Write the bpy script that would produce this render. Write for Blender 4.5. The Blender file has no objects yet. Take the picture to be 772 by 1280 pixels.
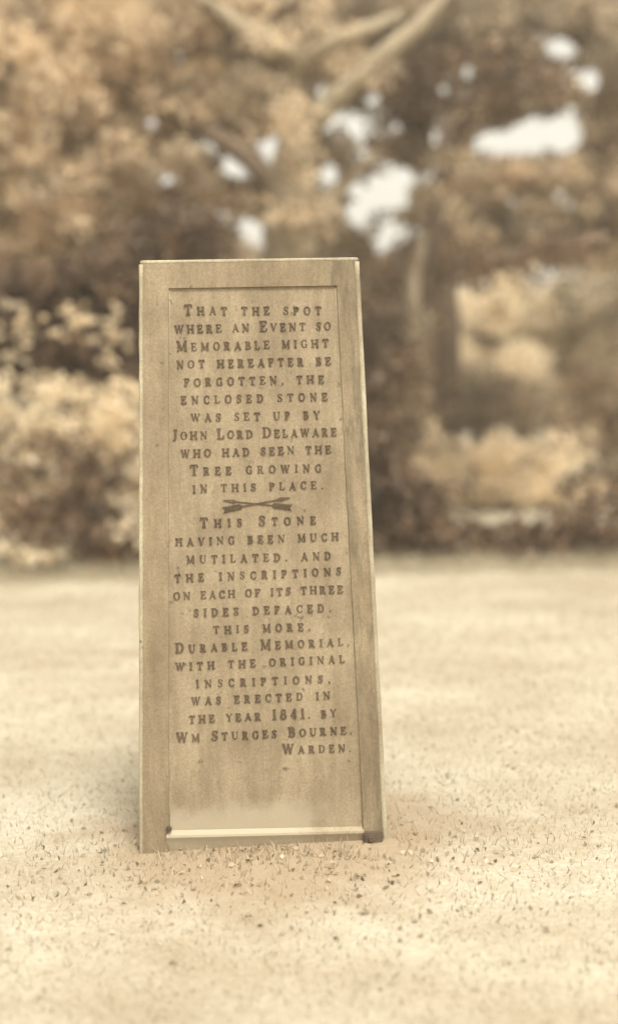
import bpy, bmesh, math, random
import numpy as np
from mathutils import Vector, Matrix, Euler, noise

random.seed(11); rng = np.random.default_rng(11)
scn = bpy.context.scene
C = scn.collection
R = math.radians

# ------------------------------------------------------------------ camera
F, CX, CY = 1764.0, 386.0, 640.0          # focal length and centre in photograph pixels (772 wide)
CAMLOC = Vector((0.0, -3.6, 1.170))
cam_d = bpy.data.cameras.new('camera'); cam = bpy.data.objects.new('camera', cam_d); C.objects.link(cam)
cam_d.sensor_fit = 'HORIZONTAL'; cam_d.sensor_width = 36.0; cam_d.lens = F * 36.0 / 772.0
cam_d.clip_start = 0.05; cam_d.clip_end = 2000
CROT = Matrix.Rotation(R(90 - 4.63), 3, 'X') @ Matrix.Rotation(R(-1.35), 3, 'Z')
cam.matrix_world = Matrix.Translation(CAMLOC) @ CROT.to_4x4()
cam_d.dof.use_dof = True; cam_d.dof.focus_distance = 3.6; cam_d.dof.aperture_fstop = 1.55
scn.camera = cam

def ray(px, py):
    return CROT @ Vector(((px - CX) / F, -(py - CY) / F, -1.0))
def at(px, py, Y):                          # point seen at a photograph pixel, at world depth Y
    d = ray(px, py); t = (Y - CAMLOC.y) / d.y
    return CAMLOC + d * t
def proj(p):
    q = CROT.transposed() @ (Vector(p) - CAMLOC)
    return (CX + F * q.x / -q.z, CY - F * q.y / -q.z)

# ------------------------------------------------------------------ daylight
SUN_EL, SUN_AZ = 60.0, 163.0                # azimuth measured from +Y (behind the pillar) towards +X
world = bpy.data.worlds.new('World'); scn.world = world; world.use_nodes = True
nt = world.node_tree; nt.nodes.clear()
sky = nt.nodes.new('ShaderNodeTexSky'); sky.sky_type = 'NISHITA'; sky.sun_disc = False
sky.sun_elevation = R(SUN_EL); sky.sun_rotation = R(SUN_AZ)
sky.dust_density = 4.0; sky.air_density = 1.0
bw = nt.nodes.new('ShaderNodeRGBToBW')
tint = nt.nodes.new('ShaderNodeMix'); tint.data_type = 'RGBA'; tint.blend_type = 'MULTIPLY'; tint.inputs[0].default_value = 1
tint.inputs[7].default_value = (1.0, 0.965, 0.865, 1)
bg = nt.nodes.new('ShaderNodeBackground'); bg.inputs[1].default_value = 0.15
wo = nt.nodes.new('ShaderNodeOutputWorld')
nt.links.new(sky.outputs[0], bw.inputs[0]); nt.links.new(bw.outputs[0], tint.inputs[6])
nt.links.new(tint.outputs[2], bg.inputs[0]); nt.links.new(bg.outputs[0], wo.inputs[0])

sun_d = bpy.data.lights.new('sun', 'SUN'); sun_d.energy = 1.5; sun_d.angle = R(12); sun_d.color = (1.0, 0.97, 0.885)
sun = bpy.data.objects.new('sun', sun_d); C.objects.link(sun)
sd = Vector((math.sin(R(SUN_AZ)) * math.cos(R(SUN_EL)), math.cos(R(SUN_AZ)) * math.cos(R(SUN_EL)), math.sin(R(SUN_EL))))
sun.rotation_euler = sd.to_track_quat('Z', 'Y').to_euler(); sun.location = sd * 30

scn.view_settings.view_transform = 'Standard'; scn.view_settings.look = 'None'
scn.view_settings.exposure = 1.45; scn.view_settings.gamma = 1.0
scn.cycles.max_bounces = 8; scn.cycles.diffuse_bounces = 4; scn.cycles.transmission_bounces = 4
scn.cycles.transparent_max_bounces = 8; scn.cycles.volume_bounces = 0
ADDED_HAZE = 0.006

# ------------------------------------------------------------------ materials
def newmat(name):
    m = bpy.data.materials.new(name); m.use_nodes = True
    n = m.node_tree; b = n.nodes['Principled BSDF']
    return m, n, b
def N(n, t, **kw):
    x = n.nodes.new(t)
    for k, v in kw.items():
        if k.startswith('_'): setattr(x, k[1:], v)
        else: x.inputs[k.replace('_', ' ')].default_value = v
    return x
def ramp(n, src, stops):
    r = n.nodes.new('ShaderNodeValToRGB'); e = r.color_ramp.elements
    while len(e) < len(stops): e.new(0.5)
    for el, (p, c) in zip(e, stops):
        el.position = p; el.color = (*c, 1) if len(c) == 3 else c
    n.links.new(src, r.inputs[0]); return r
def mix(n, fac, a, b, mode='MIX'):
    x = n.nodes.new('ShaderNodeMix'); x.data_type = 'RGBA'; x.blend_type = mode
    for i, v in ((0, fac), (6, a), (7, b)):
        if hasattr(v, 'default_value'): n.links.new(v, x.inputs[i])
        elif isinstance(v, tuple): x.inputs[i].default_value = (*v, 1)
        else: x.inputs[i].default_value = v
    return x.outputs[2]

def iron_mat(name, light, dark, wear=0.5):
    """weathered painted cast iron: cloudy tone, fine speckle, pits, streaks"""
    m, n, b = newmat(name)
    tc = N(n, 'ShaderNodeTexCoord'); mp = N(n, 'ShaderNodeMapping'); n.links.new(tc.outputs['Object'], mp.inputs[0])
    big = N(n, 'ShaderNodeTexNoise', Scale=5.0, Detail=6.0, Roughness=0.65); n.links.new(mp.outputs[0], big.inputs[0])
    c = ramp(n, big.outputs[0], [(0.32, dark), (0.68, light)]).outputs[0]
    st = N(n, 'ShaderNodeMapping'); st.inputs['Scale'].default_value = (30, 30, 3.5); n.links.new(tc.outputs['Object'], st.inputs[0])
    sn = N(n, 'ShaderNodeTexNoise', Scale=1.0, Detail=5.0, Roughness=0.7); n.links.new(st.outputs[0], sn.inputs[0])
    sr = ramp(n, sn.outputs[0], [(0.35, (0.80, 0.78, 0.74)), (0.62, (1.08, 1.08, 1.08))]).outputs[0]
    c = mix(n, wear, c, sr, 'MULTIPLY')
    fn = N(n, 'ShaderNodeTexNoise', Scale=170.0, Detail=4.0, Roughness=0.8); n.links.new(mp.outputs[0], fn.inputs[0])
    fr = ramp(n, fn.outputs[0], [(0.36, (0.72, 0.70, 0.66)), (0.64, (1.14, 1.14, 1.12))]).outputs[0]
    c = mix(n, 0.75, c, fr, 'MULTIPLY')
    # rust and lichen spots
    vo = N(n, 'ShaderNodeTexNoise', Scale=42.0, Detail=3.0, Roughness=0.6); n.links.new(mp.outputs[0], vo.inputs[0])
    vr = ramp(n, vo.outputs[0], [(0.66, (0, 0, 0)), (0.74, (1, 1, 1))]).outputs[0]
    c = mix(n, vr, c, tuple(x * 0.55 for x in dark))
    n.links.new(c, b.inputs['Base Color'])
    b.inputs['Roughness'].default_value = 0.72; b.inputs['Metallic'].default_value = 0.0
    b.inputs['Specular IOR Level'].default_value = 0.3
    bn = N(n, 'ShaderNodeTexNoise', Scale=90.0, Detail=6.0, Roughness=0.7); n.links.new(mp.outputs[0], bn.inputs[0])
    bp = N(n, 'ShaderNodeBump', Strength=0.35, Distance=0.002); n.links.new(bn.outputs[0], bp.inputs['Height'])
    n.links.new(bp.outputs[0], b.inputs['Normal'])
    return m

M = {}
def pale_patch(m):  # paler irregular patch low on the panel, weaker towards the right
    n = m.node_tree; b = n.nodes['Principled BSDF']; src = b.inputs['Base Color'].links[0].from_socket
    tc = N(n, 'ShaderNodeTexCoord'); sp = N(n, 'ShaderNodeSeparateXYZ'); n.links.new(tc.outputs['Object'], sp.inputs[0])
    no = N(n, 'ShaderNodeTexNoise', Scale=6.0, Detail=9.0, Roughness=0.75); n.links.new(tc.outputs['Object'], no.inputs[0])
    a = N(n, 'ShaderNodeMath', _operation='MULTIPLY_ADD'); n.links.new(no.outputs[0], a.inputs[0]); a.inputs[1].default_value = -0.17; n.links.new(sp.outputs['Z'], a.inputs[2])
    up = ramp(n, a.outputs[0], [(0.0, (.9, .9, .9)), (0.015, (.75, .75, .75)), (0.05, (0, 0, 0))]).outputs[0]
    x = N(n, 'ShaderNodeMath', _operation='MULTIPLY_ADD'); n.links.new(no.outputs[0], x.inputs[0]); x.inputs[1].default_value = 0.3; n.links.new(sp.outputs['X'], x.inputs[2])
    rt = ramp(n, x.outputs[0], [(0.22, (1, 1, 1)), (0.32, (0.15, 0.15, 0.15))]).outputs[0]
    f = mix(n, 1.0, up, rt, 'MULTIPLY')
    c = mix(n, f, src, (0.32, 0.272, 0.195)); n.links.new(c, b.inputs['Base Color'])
M['plate'] = iron_mat('weathered_iron', (0.30, 0.245, 0.167), (0.195, 0.150, 0.100), 0.8)
pale_patch(M['plate'])
M['frame'] = iron_mat('weathered_frame_iron', (0.285, 0.228, 0.152), (0.175, 0.132, 0.086), 0.9)
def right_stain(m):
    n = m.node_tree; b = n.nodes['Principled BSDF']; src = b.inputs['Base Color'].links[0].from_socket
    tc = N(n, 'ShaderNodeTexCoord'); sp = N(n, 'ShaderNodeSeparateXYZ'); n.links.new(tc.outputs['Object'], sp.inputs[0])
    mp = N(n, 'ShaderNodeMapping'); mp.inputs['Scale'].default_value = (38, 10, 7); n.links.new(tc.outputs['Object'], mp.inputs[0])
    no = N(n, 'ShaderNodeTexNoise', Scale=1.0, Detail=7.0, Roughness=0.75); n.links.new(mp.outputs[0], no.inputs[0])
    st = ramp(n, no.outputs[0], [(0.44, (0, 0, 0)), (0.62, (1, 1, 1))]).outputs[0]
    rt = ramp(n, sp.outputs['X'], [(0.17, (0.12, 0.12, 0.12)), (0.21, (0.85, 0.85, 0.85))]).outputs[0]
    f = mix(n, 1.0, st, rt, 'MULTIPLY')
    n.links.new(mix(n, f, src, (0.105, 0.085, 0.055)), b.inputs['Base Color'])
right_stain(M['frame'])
M['bead'] = iron_mat('rubbed_rimlit_iron', (0.42, 0.38, 0.285), (0.24, 0.195, 0.135), 0.8)  # worn edges, with the rim light also put into the pale colour
M['letter'] = iron_mat('dark_lettering', (0.125, 0.088, 0.056), (0.062, 0.042, 0.027), 0.8)
M['rust'] = iron_mat('rusted_iron', (0.10, 0.075, 0.052), (0.06, 0.042, 0.03), 0.6)

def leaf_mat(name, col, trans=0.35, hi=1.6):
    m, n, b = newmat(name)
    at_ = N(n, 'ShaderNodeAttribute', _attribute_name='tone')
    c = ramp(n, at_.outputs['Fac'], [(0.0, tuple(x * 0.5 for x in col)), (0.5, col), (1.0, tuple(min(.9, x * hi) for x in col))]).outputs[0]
    n.links.new(c, b.inputs['Base Color']); b.inputs['Roughness'].default_value = 0.55
    b.inputs['Specular IOR Level'].default_value = 0.35
    t = N(n, 'ShaderNodeBsdfTranslucent'); n.links.new(c, t.inputs[0])
    ms = N(n, 'ShaderNodeMixShader'); ms.inputs[0].default_value = trans
    n.links.new(b.outputs[0], ms.inputs[1]); n.links.new(t.outputs[0], ms.inputs[2])
    n.links.new(ms.outputs[0], n.nodes['Material Output'].inputs[0])
    return m
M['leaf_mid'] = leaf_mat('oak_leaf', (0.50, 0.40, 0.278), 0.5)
M['leaf_dark'] = leaf_mat('holly_and_shade_leaf', (0.155, 0.100, 0.060), 0.25)  # dark holly colour; also puts shade into the beech and pale bushes
M['leaf_pale'] = leaf_mat('painted_lit_leaf', (0.72, 0.61, 0.44), 0.5, 1.25)  # sunlight and distance haze are put into this leaf colour
M['leaf_far'] = leaf_mat('far_leaf', (0.50, 0.42, 0.30), 0.5, 1.4)

def bark_mat(name, a, b_):
    m, n, b = newmat(name)
    tc = N(n, 'ShaderNodeTexCoord'); mp = N(n, 'ShaderNodeMapping'); mp.inputs['Scale'].default_value = (9, 9, 2.2)
    n.links.new(tc.outputs['Object'], mp.inputs[0])
    no = N(n, 'ShaderNodeTexNoise', Scale=2.0, Detail=7.0, Roughness=0.7); n.links.new(mp.outputs[0], no.inputs[0])
    c = ramp(n, no.outputs[0], [(0.35, a), (0.65, b_)]).outputs[0]; n.links.new(c, b.inputs['Base Color'])
    b.inputs['Roughness'].default_value = 0.9
    bp = N(n, 'ShaderNodeBump', Strength=0.8, Distance=0.03); n.links.new(no.outputs[0], bp.inputs['Height'])
    n.links.new(bp.outputs[0], b.inputs['Normal']); return m
M['bark_pale'] = bark_mat('pale_bark', (0.17, 0.128, 0.082), (0.31, 0.25, 0.165))
M['bark_limb'] = bark_mat('pale_limb_bark', (0.21, 0.165, 0.108), (0.36, 0.295, 0.20))
M['bark_dark'] = bark_mat('dark_bark', (0.10, 0.068, 0.045), (0.19, 0.135, 0.085))

def ground_mat():
    m, n, b = newmat('dry_turf')
    tc = N(n, 'ShaderNodeTexCoord')
    def nz(s, d=6.0, r=0.65, sc=(1, 1, 1)):
        mp = N(n, 'ShaderNodeMapping'); mp.inputs['Scale'].default_value = sc; n.links.new(tc.outputs['Object'], mp.inputs[0])
        x = N(n, 'ShaderNodeTexNoise', Scale=s, Detail=d, Roughness=r); n.links.new(mp.outputs[0], x.inputs[0]); return x.outputs[0]
    c = ramp(n, nz(1.3, 8.0, 0.68, (0.75, 1.2, 1)), [(0.36, (0.33, 0.28, 0.205)), (0.62, (0.45, 0.41, 0.33))]).outputs[0]
    p = ramp(n, nz(2.6, 8.0, 0.72, (0.8, 1.6, 1)), [(0.54, (0, 0, 0)), (0.72, (1, 1, 1))]).outputs[0]
    pm = N(n, 'ShaderNodeMath', _operation='MULTIPLY'); n.links.new(p, pm.inputs[0]); pm.inputs[1].default_value = 0.55
    c = mix(n, pm.outputs[0], c, (0.29, 0.225, 0.145))
    f = ramp(n, nz(60, 5.0, 0.75), [(0.36, (0.80, 0.77, 0.72)), (0.64, (1.1, 1.1, 1.1))]).outputs[0]
    c = mix(n, 0.8, c, f, 'MULTIPLY')
    # trodden earth round the foot of the pillar
    g = N(n, 'ShaderNodeMapping'); g.inputs['Location'].default_value = (0.1, -0.05, 0); n.links.new(tc.outputs['Object'], g.inputs[0])
    ln = N(n, 'ShaderNodeVectorMath', _operation='LENGTH'); n.links.new(g.outputs[0], ln.inputs[0])
    wob = N(n, 'ShaderNodeMath', _operation='ADD'); n.links.new(ln.outputs['Value'], wob.inputs[0])
    w2 = N(n, 'ShaderNodeMath', _operation='MULTIPLY'); n.links.new(nz(4.0, 4.0), w2.inputs[0]); w2.inputs[1].default_value = 0.7
    n.links.new(w2.outputs[0], wob.inputs[1])
    er = ramp(n, wob.outputs[0], [(0.70, (0.85, 0.85, 0.85)), (1.0, (0, 0, 0))]).outputs[0]
    c = mix(n, er, c, (0.285, 0.215, 0.14))
    n.links.new(c, b.inputs['Base Color']); b.inputs['Roughness'].default_value = 0.95
    b.inputs['Specular IOR Level'].default_value = 0.1
    bp = N(n, 'ShaderNodeBump', Strength=0.6, Distance=0.012); n.links.new(nz(70, 6.0, 0.7), bp.inputs['Height'])
    n.links.new(bp.outputs[0], b.inputs['Normal']); return m
M['ground'] = ground_mat()
M['straw'] = leaf_mat('straw_grass', (0.42, 0.36, 0.255), 0.35, 1.2)
M['litter'] = leaf_mat('leaf_litter', (0.29, 0.23, 0.155), 0.1)
M['straw_dull'] = leaf_mat('dull_grass', (0.32, 0.26, 0.175), 0.3)
M['pebble'] = leaf_mat('pebble_stone', (0.42, 0.35, 0.24), 0.0)

# ------------------------------------------------------------------ object helpers
def link(name, me, mat, parent=None, label=None, cat=None, group=None, kind=None):
    if mat is not None and not me.materials: me.materials.append(mat)
    o = bpy.data.objects.new(name, me); C.objects.link(o)
    if parent: o.parent = parent
    tag(o, label, cat, group, kind); return o
def tag(o, label=None, cat=None, group=None, kind=None):
    for k, v in (('label', label), ('category', cat), ('group', group), ('kind', kind)):
        if v: o[k] = v
def empty(name, loc=(0, 0, 0), **kw):
    o = bpy.data.objects.new(name, None); C.objects.link(o); o.location = loc; o.empty_display_size = 0.2
    tag(o, **kw); bpy.context.view_layer.update(); return o
def bm_mesh(name, bm, smooth=False):
    bmesh.ops.recalc_face_normals(bm, faces=bm.faces)
    me = bpy.data.meshes.new(name); bm.to_mesh(me); bm.free()
    if smooth:
        for p in me.polygons: p.use_smooth = True
    return me

# ------------------------------------------------------------------ the ground
def gz(x, y):
    r = math.hypot(x, y)
    k_ = min(1.0, 0.12 + (math.hypot(x, y) / 1.3) ** 2)
    h = 0.018 * noise.noise(Vector((x * 0.7, y * 0.7, 0))) + 0.010 * noise.noise(Vector((x * 2.3, y * 2.3, 3)))
    h += 0.006 * noise.noise(Vector((x * 9, y * 9, 5)))
    h *= k_
    h += 0.008 * math.exp(-((x / .5) ** 2 + ((y + .05) / .3) ** 2))
    if r > 14: h += 0.35 * min(1, (r - 14) / 25) * noise.noise(Vector((x * 0.06, y * 0.06, 9)))
    return h
def graded(lo, hi, near, fine, grow):
    out = [0.0]; s = fine
    while out[-1] < hi:
        out.append(out[-1] + s)
        if out[-1] > near: s *= grow
    neg = [0.0]; s = fine
    while neg[-1] > lo:
        neg.append(neg[-1] - s)
        if neg[-1] < -near: s *= grow
    return neg[:0:-1] + out
xs = graded(-420, 420, 2.0, 0.055, 1.09); ys = graded(-420, 620, 3.0, 0.055, 1.09)
V = [(x, y, gz(x, y)) for y in ys for x in xs]; nx = len(xs)
Fc = [(j * nx + i, j * nx + i + 1, (j + 1) * nx + i + 1, (j + 1) * nx + i) for j in range(len(ys) - 1) for i in range(nx - 1)]
me = bpy.data.meshes.new('ground'); me.from_pydata(V, [], Fc)
for p in me.polygons: p.use_smooth = True
link('ground', me, M['ground'], kind='structure', label='pale dry forest clearing of short turf and bare earth')

# ------------------------------------------------------------------ the memorial pillar
# its front face stands in a vertical plane turned five degrees; s runs along the face, z up, h out of the face
TH = R(5.0); EX = Vector((math.cos(TH), math.sin(TH), 0)); EN = Vector((math.sin(TH), -math.cos(TH), 0)); EZ = Vector((0, 0, 1))
P0 = at(330, 1058, 0.0); P0.z = 0
def face(px, py):
    d = ray(px, py); t = (P0 - CAMLOC).dot(EN) / d.dot(EN); q = CAMLOC + d * t - P0
    return q.dot(EX), q.z
def W(s, z, h=0.0): return EX * s + EZ * z + EN * h
tl, tr, bl, br = face(173.5, 325), face(449, 321.5), face(173.5, 1068), face(485, 1056)
print('face corners', tl, tr, bl, br)
pillar = empty('memorial_pillar', P0, label='tapering three sided cast iron memorial pillar with raised inscription and crossed arrows', cat='memorial')
ztop = (tl[1] + tr[1]) / 2; zb = -0.05
def edge(side, z):                                           # left or right outer edge of the front face at height z
    a, b = (tl, bl) if side < 0 else (tr, br)
    t = (z - b[1]) / (a[1] - b[1]); return b[0] + (a[0] - b[0]) * t
cx_ = lambda z: (edge(-1, z) + edge(1, z)) / 2
def prism(bm, pts0, z0, pts1, z1):                           # pts are (s, h) rings
    v0 = [bm.verts.new(W(s, z0, h)) for s, h in pts0]; v1 = [bm.verts.new(W(s, z1, h)) for s, h in pts1]
    k = len(v0)
    for i in range(k): bm.faces.new((v0[i], v0[(i + 1) % k], v1[(i + 1) % k], v1[i]))
    bm.faces.new(v0[::-1]); bm.faces.new(v1)
def tri_ring(z, inset=0.0, cham=0.012):
    w = edge(1, z) - edge(-1, z); c = cx_(z); hh = w * math.sqrt(3) / 2
    cs = [Vector((c - w / 2, 0)), Vector((c + w / 2, 0)), Vector((c, -hh))]; g = Vector((c, -hh / 3))
    cs = [g + (v - g) * (1 - inset / (w * 0.2887)) for v in cs]
    out = []
    for i in range(3):
        p, a, b = cs[i], cs[i - 1], cs[(i + 1) % 3]
        da = (a - p).normalized(); db = (b - p).normalized()
        out.append(p + da * cham); out.append(p + (da + db) * cham * 0.36); out.append(p + db * cham)
    return [(v.x, v.y) for v in out]
RD = 0.006                                                   # depth of the recessed panel
# body: the flat iron body lies RD behind the frame strips
bm = bmesh.new(); prism(bm, tri_ring(zb, RD), zb, tri_ring(ztop, RD), ztop - 0.004)
link('iron_panel', bm_mesh('iron_panel', bm), M['plate'], pillar)
# inner edges of the frame, from the photograph
iTL, iTR, iBL, iBR = face(210, 360), face(421, 357), face(210, 1050), face(455, 1044)
def strip_quad(bm, a, b, c, d, h0, h1, sl=0.003):
    """raised bar with chamfered sides over quad a b c d (s, z) ccw"""
    q = [Vector(p) for p in (a, b, c, d)]; g = sum(q, Vector((0, 0))) / 4
    base = [bm.verts.new(W(p.x, p.y, h0)) for p in q]
    t = []
    for i, p in enumerate(q):
        u = (q[i - 1] - p).normalized() + (q[(i + 1) % 4] - p).normalized(); p2 = p + u * sl
        t.append(bm.verts.new(W(p2.x, p2.y, h1)))
    for i in range(4): bm.faces.new((base[i], base[(i + 1) % 4], t[(i + 1) % 4], t[i]))
    bm.faces.new(t)
g = 0.004
def frame_bar(name, a, b, c, d, lab=None, m='frame', h=-0.0005):
    bm = bmesh.new(); strip_quad(bm, a, b, c, d, -RD - 0.002, h)
    return link(name, bm_mesh(name, bm), M[m], pillar, label=lab)
def el(z): return (edge(-1, z) + g, z)
def er(z): return (edge(1, z) - g, z)
bm = bmesh.new(); K = 46; zt_ = ztop - 0.008
def ring_col(side):
    cols = []
    for i in range(K + 1):
        t = i / K; z = zb + (iTL[1] - zb) * t
        a, b = (iTL, iBL) if side < 0 else (iTR, iBR)
        si = b[0] + (a[0] - b[0]) * (z - b[1]) / (a[1] - b[1]) + random.uniform(-.0005, .0005)
        cw = .007 if side < 0 else .005
        cols.append([bm.verts.new(W(edge(side, z) - side * g, z, -RD)), bm.verts.new(W(edge(side, z) - side * (g + .003), z, -.0005 + random.uniform(-.0003, .0003))),
                     bm.verts.new(W(si, z, -.0005)), bm.verts.new(W(si - side * cw, z, -RD - .002))])
    for u, v in zip(cols, cols[1:]):
        for q in range(3): bm.faces.new((u[q], u[q + 1], v[q + 1], v[q]))
    return cols[-1]
eL, eR = ring_col(-1), ring_col(1)
tops = [bm.verts.new(W(edge(-1, zt_) + g, zt_, -RD)), bm.verts.new(W(edge(-1, zt_) + g + .003, zt_, -.0005)), bm.verts.new(W(edge(1, zt_) - g - .003, zt_, -.0005)), bm.verts.new(W(edge(1, zt_) - g, zt_, -RD))]
bm.faces.new((eL[0], eL[1], tops[1], tops[0])); bm.faces.new((eR[1], eR[0], tops[3], tops[2]))
bm.faces.new((eL[1], eL[2], eR[2], eR[1], tops[2], tops[1])); bm.faces.new((eL[2], eL[3], eR[3], eR[2])); bm.faces.new((tops[0], tops[1], tops[2], tops[3]))
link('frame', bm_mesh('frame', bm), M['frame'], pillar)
# side frames for the two rear faces
for a, b in ((1, 2), (2, 0)):
    for e0, e1 in ((0.03, 0.14), (0.86, 0.97)):
        bm = bmesh.new(); rings = []
        for z in (zb, ztop - 0.008):
            w = edge(1, z) - edge(-1, z); c = cx_(z); hh = w * math.sqrt(3) / 2
            cs = [Vector((c - w / 2, 0)), Vector((c + w / 2, 0)), Vector((c, -hh))]
            A, B = cs[a], cs[b]; nrm = Vector(((B - A).y, -(B - A).x)).normalized()
            if nrm.dot((A + B) / 2 - Vector((c, -hh / 3))) < 0: nrm = -nrm
            p, q = A.lerp(B, e0), A.lerp(B, e1)
            rings.append([p - nrm * .008, q - nrm * .008, q - nrm * .0005, p - nrm * .0005])
        prism(bm, [tuple(v) for v in rings[0]], zb, [tuple(v) for v in rings[1]], ztop - 0.008)
        link('frame_strip', bm_mesh('frame_strip', bm), M['frame'], pillar)
# thin pale moulding just inside the frame
def tube(bm, pts, r, seg=8, cap=True, jit=0.0):
    rings = []
    for i, p in enumerate(pts):
        t = (pts[min(i + 1, len(pts) - 1)] - pts[max(i - 1, 0)]).normalized()
        a = t.orthogonal().normalized() if i == 0 else (prev - t * prev.dot(t)).normalized()
        prev = a; b = t.cross(a); rr = r[i] if isinstance(r, (list, tuple)) else r
        rings.append([bm.verts.new(p + (a * math.cos(k * math.tau / seg) + b * math.sin(k * math.tau / seg)) * rr * (1 + jit * random.uniform(-1, 1))) for k in range(seg)])
    for u, v in zip(rings, rings[1:]):
        for k in range(seg): bm.faces.new((u[k], u[(k + 1) % seg], v[(k + 1) % seg], v[k]))
    if cap: bm.faces.new(rings[0][::-1]); bm.faces.new(rings[-1])
def lerp2(a, b, t): return (a[0] + (b[0] - a[0]) * t, a[1] + (b[1] - a[1]) * t)
o_ = 0.0035
for A, B in (((iTL[0] + o_, iTL[1] - .004), (iBL[0] + o_, iBL[1])), ((iTR[0] - o_, iTR[1] - .004), (iBR[0] - o_, iBR[1]))):
    bm = bmesh.new(); tube(bm, [W(*lerp2(A, B, t / 12), -RD + 0.0008) for t in range(13)], 0.0011, 6)
    link('panel_moulding', bm_mesh('panel_moulding', bm, True), M['bead'], pillar)
# corner beads
for side in (-1, 1):
    bm = bmesh.new(); k = 40; pts = []
    for i in range(k + 1):
        z = zb + (ztop - 0.010 - zb) * i / k
        w = random.uniform(-.0004, .0004)
        pts.append(W(edge(side, z) - side * (0.0055 if side < 0 else 0.0072) + w, z, -0.0028))
    tube(bm, pts, [(0.0052 if side < 0 else 0.0068) + random.uniform(-.0006, .0006) for _ in pts], 10)
    link('corner_bead', bm_mesh('corner_bead', bm, True), M['bead'], pillar)
w_ = edge(1, 0.7) - edge(-1, 0.7)
bm = bmesh.new()
tube(bm, [W(cx_(z), z, -(edge(1, z) - edge(-1, z)) * math.sqrt(3) / 2 + .01) for z in (zb, 0.5, 1.0, ztop - 0.01)], 0.0055, 10)
link('corner_bead', bm_mesh('corner_bead', bm, True), M['bead'], pillar)
# cap: a lip with a rounded edge and a grille over the enclosed stone
bm = bmesh.new()
for z0, z1, i0, i1 in ((ztop - 0.009, ztop - 0.006, 0.0015, -0.0003), (ztop - 0.006, ztop - 0.002, -0.0003, -0.0003), (ztop - 0.002, ztop, -0.0003, 0.0022)):
    prism(bm, tri_ring(z0, i0, 0.007), z0, tri_ring(z1, i1, 0.007), z1)
link('cap_lip', bm_mesh('cap_lip', bm, False), M['bead'], pillar)
# sill: sloped weathering at the foot of the panel and bottom ledge
sL, sR = face(208, 1048), face(455, 1042)
bm = bmesh.new()
yU0, yU1 = face(212, 1041), face(452, 1036)
v = [bm.verts.new(p) for p in (W(yU0[0], yU0[1] + .004, -RD + .0003), W(yU1[0], yU1[1] + .004, -RD + .0003), W(sR[0], sR[1] + .008, .004), W(sL[0], sL[1] + .008, .004),
                               W(sR[0], sR[1] + .002, .0055), W(sL[0], sL[1] + .002, .0055), W(sR[0], sR[1] - .010, .001), W(sL[0], sL[1] - .010, .001), W(sR[0], zb, -.02), W(sL[0], zb, -.02))]
for f in ((0, 1, 2, 3), (3, 2, 4, 5), (5, 4, 6, 7), (7, 6, 8, 9)): bm.faces.new([v[i] for i in f])
bm.faces.new([v[i] for i in (0, 3, 5, 7, 9)]); bm.faces.new([v[i] for i in (1, 8, 6, 4, 2)])
link('bottom_sill', bm_mesh('bottom_sill', bm), M['plate'], pillar, label='pale sloping sill at the foot of the panel')
# rusty foot plate and bolt at the right corner
fp = face(465, 1045)
bm = bmesh.new()
bmesh.ops.create_cube(bm, size=1, matrix=Matrix.Translation(W(fp[0], fp[1], 0.013)) @ Matrix.Rotation(TH, 4, 'Z') @ Matrix.Diagonal((0.050, 0.024, 0.030, 1)))
bmesh.ops.bevel(bm, geom=bm.edges[:], offset=0.004, segments=2, affect='EDGES')
foot = link('foot_lug', bm_mesh('foot_lug', bm), M['rust'], pillar, label='rusty lug at the lower right corner')
bm = bmesh.new()
bmesh.ops.create_cone(bm, cap_ends=True, segments=6, radius1=0.009, radius2=0.008, depth=0.008, matrix=Matrix.Translation(W(fp[0] - .006, fp[1] + .001, 0.030)) @ Matrix.Rotation(TH, 4, 'Z') @ Matrix.Rotation(R(90), 4, 'X'))
link('bolt_head', bm_mesh('bolt_head', bm), M['rust'], foot)
bp_ = face(212, 1036)
bm = bmesh.new()
bmesh.ops.create_cone(bm, cap_ends=True, segments=8, radius1=0.008, radius2=0.006, depth=0.010, matrix=Matrix.Translation(W(bp_[0] - .002, bp_[1], 0.004)) @ Matrix.Rotation(TH, 4, 'Z') @ Matrix.Rotation(R(90), 4, 'X'))
link('bolt_head', bm_mesh('bolt_head', bm), M['rust'], pillar)

# ---- lettering: a Roman face with thick and thin strokes, built from raised strips
TK, TN = 0.19, 0.085
def serif(x, y, w=0.17, up=1):
    return [[(x - w, y + up * TN / 2), (x + w, y + up * TN / 2)], [TN, TN]]
def stem(x, th=TK, lo=1, hi=1):
    s = [[[(x, 0.0), (x, 1.0)], [th, th]]]
    if lo: s += [serif(x, 0, 0.10 + th / 2), [[(x, 0.05), (x, 0.16)], [th * 1.5, th]]]
    if hi: s += [serif(x, 1, 0.10 + th / 2, -1), [[(x, 0.84), (x, 0.95)], [th, th * 1.5]]]
    return s
def line(a, b, w): return [[a, b], [w, w]]
def arc(cx, cy, rx, ry, a0, a1, tv, th, n=14):
    pts, ws = [], []
    for i in range(n + 1):
        a = R(a0 + (a1 - a0) * i / n); pts.append((cx + rx * math.cos(a), cy + ry * math.sin(a)))
        ws.append(th + (tv - th) * abs(math.cos(a)) ** 1.3)
    return [pts, ws]
def tick(x, y0, y1): return [[(x, y0), (x, y1)], [TN * 0.8, TN * 1.7]]
G = {}
G['A'] = (0.86, [line((0.43, 0.98), (0.14, 0.05), TN), line((0.41, 1.0), (0.70, 0.03), TK), line((0.22, 0.34), (0.60, 0.34), TN), serif(0.13, 0, 0.13), serif(0.71, 0, 0.16)])
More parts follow.
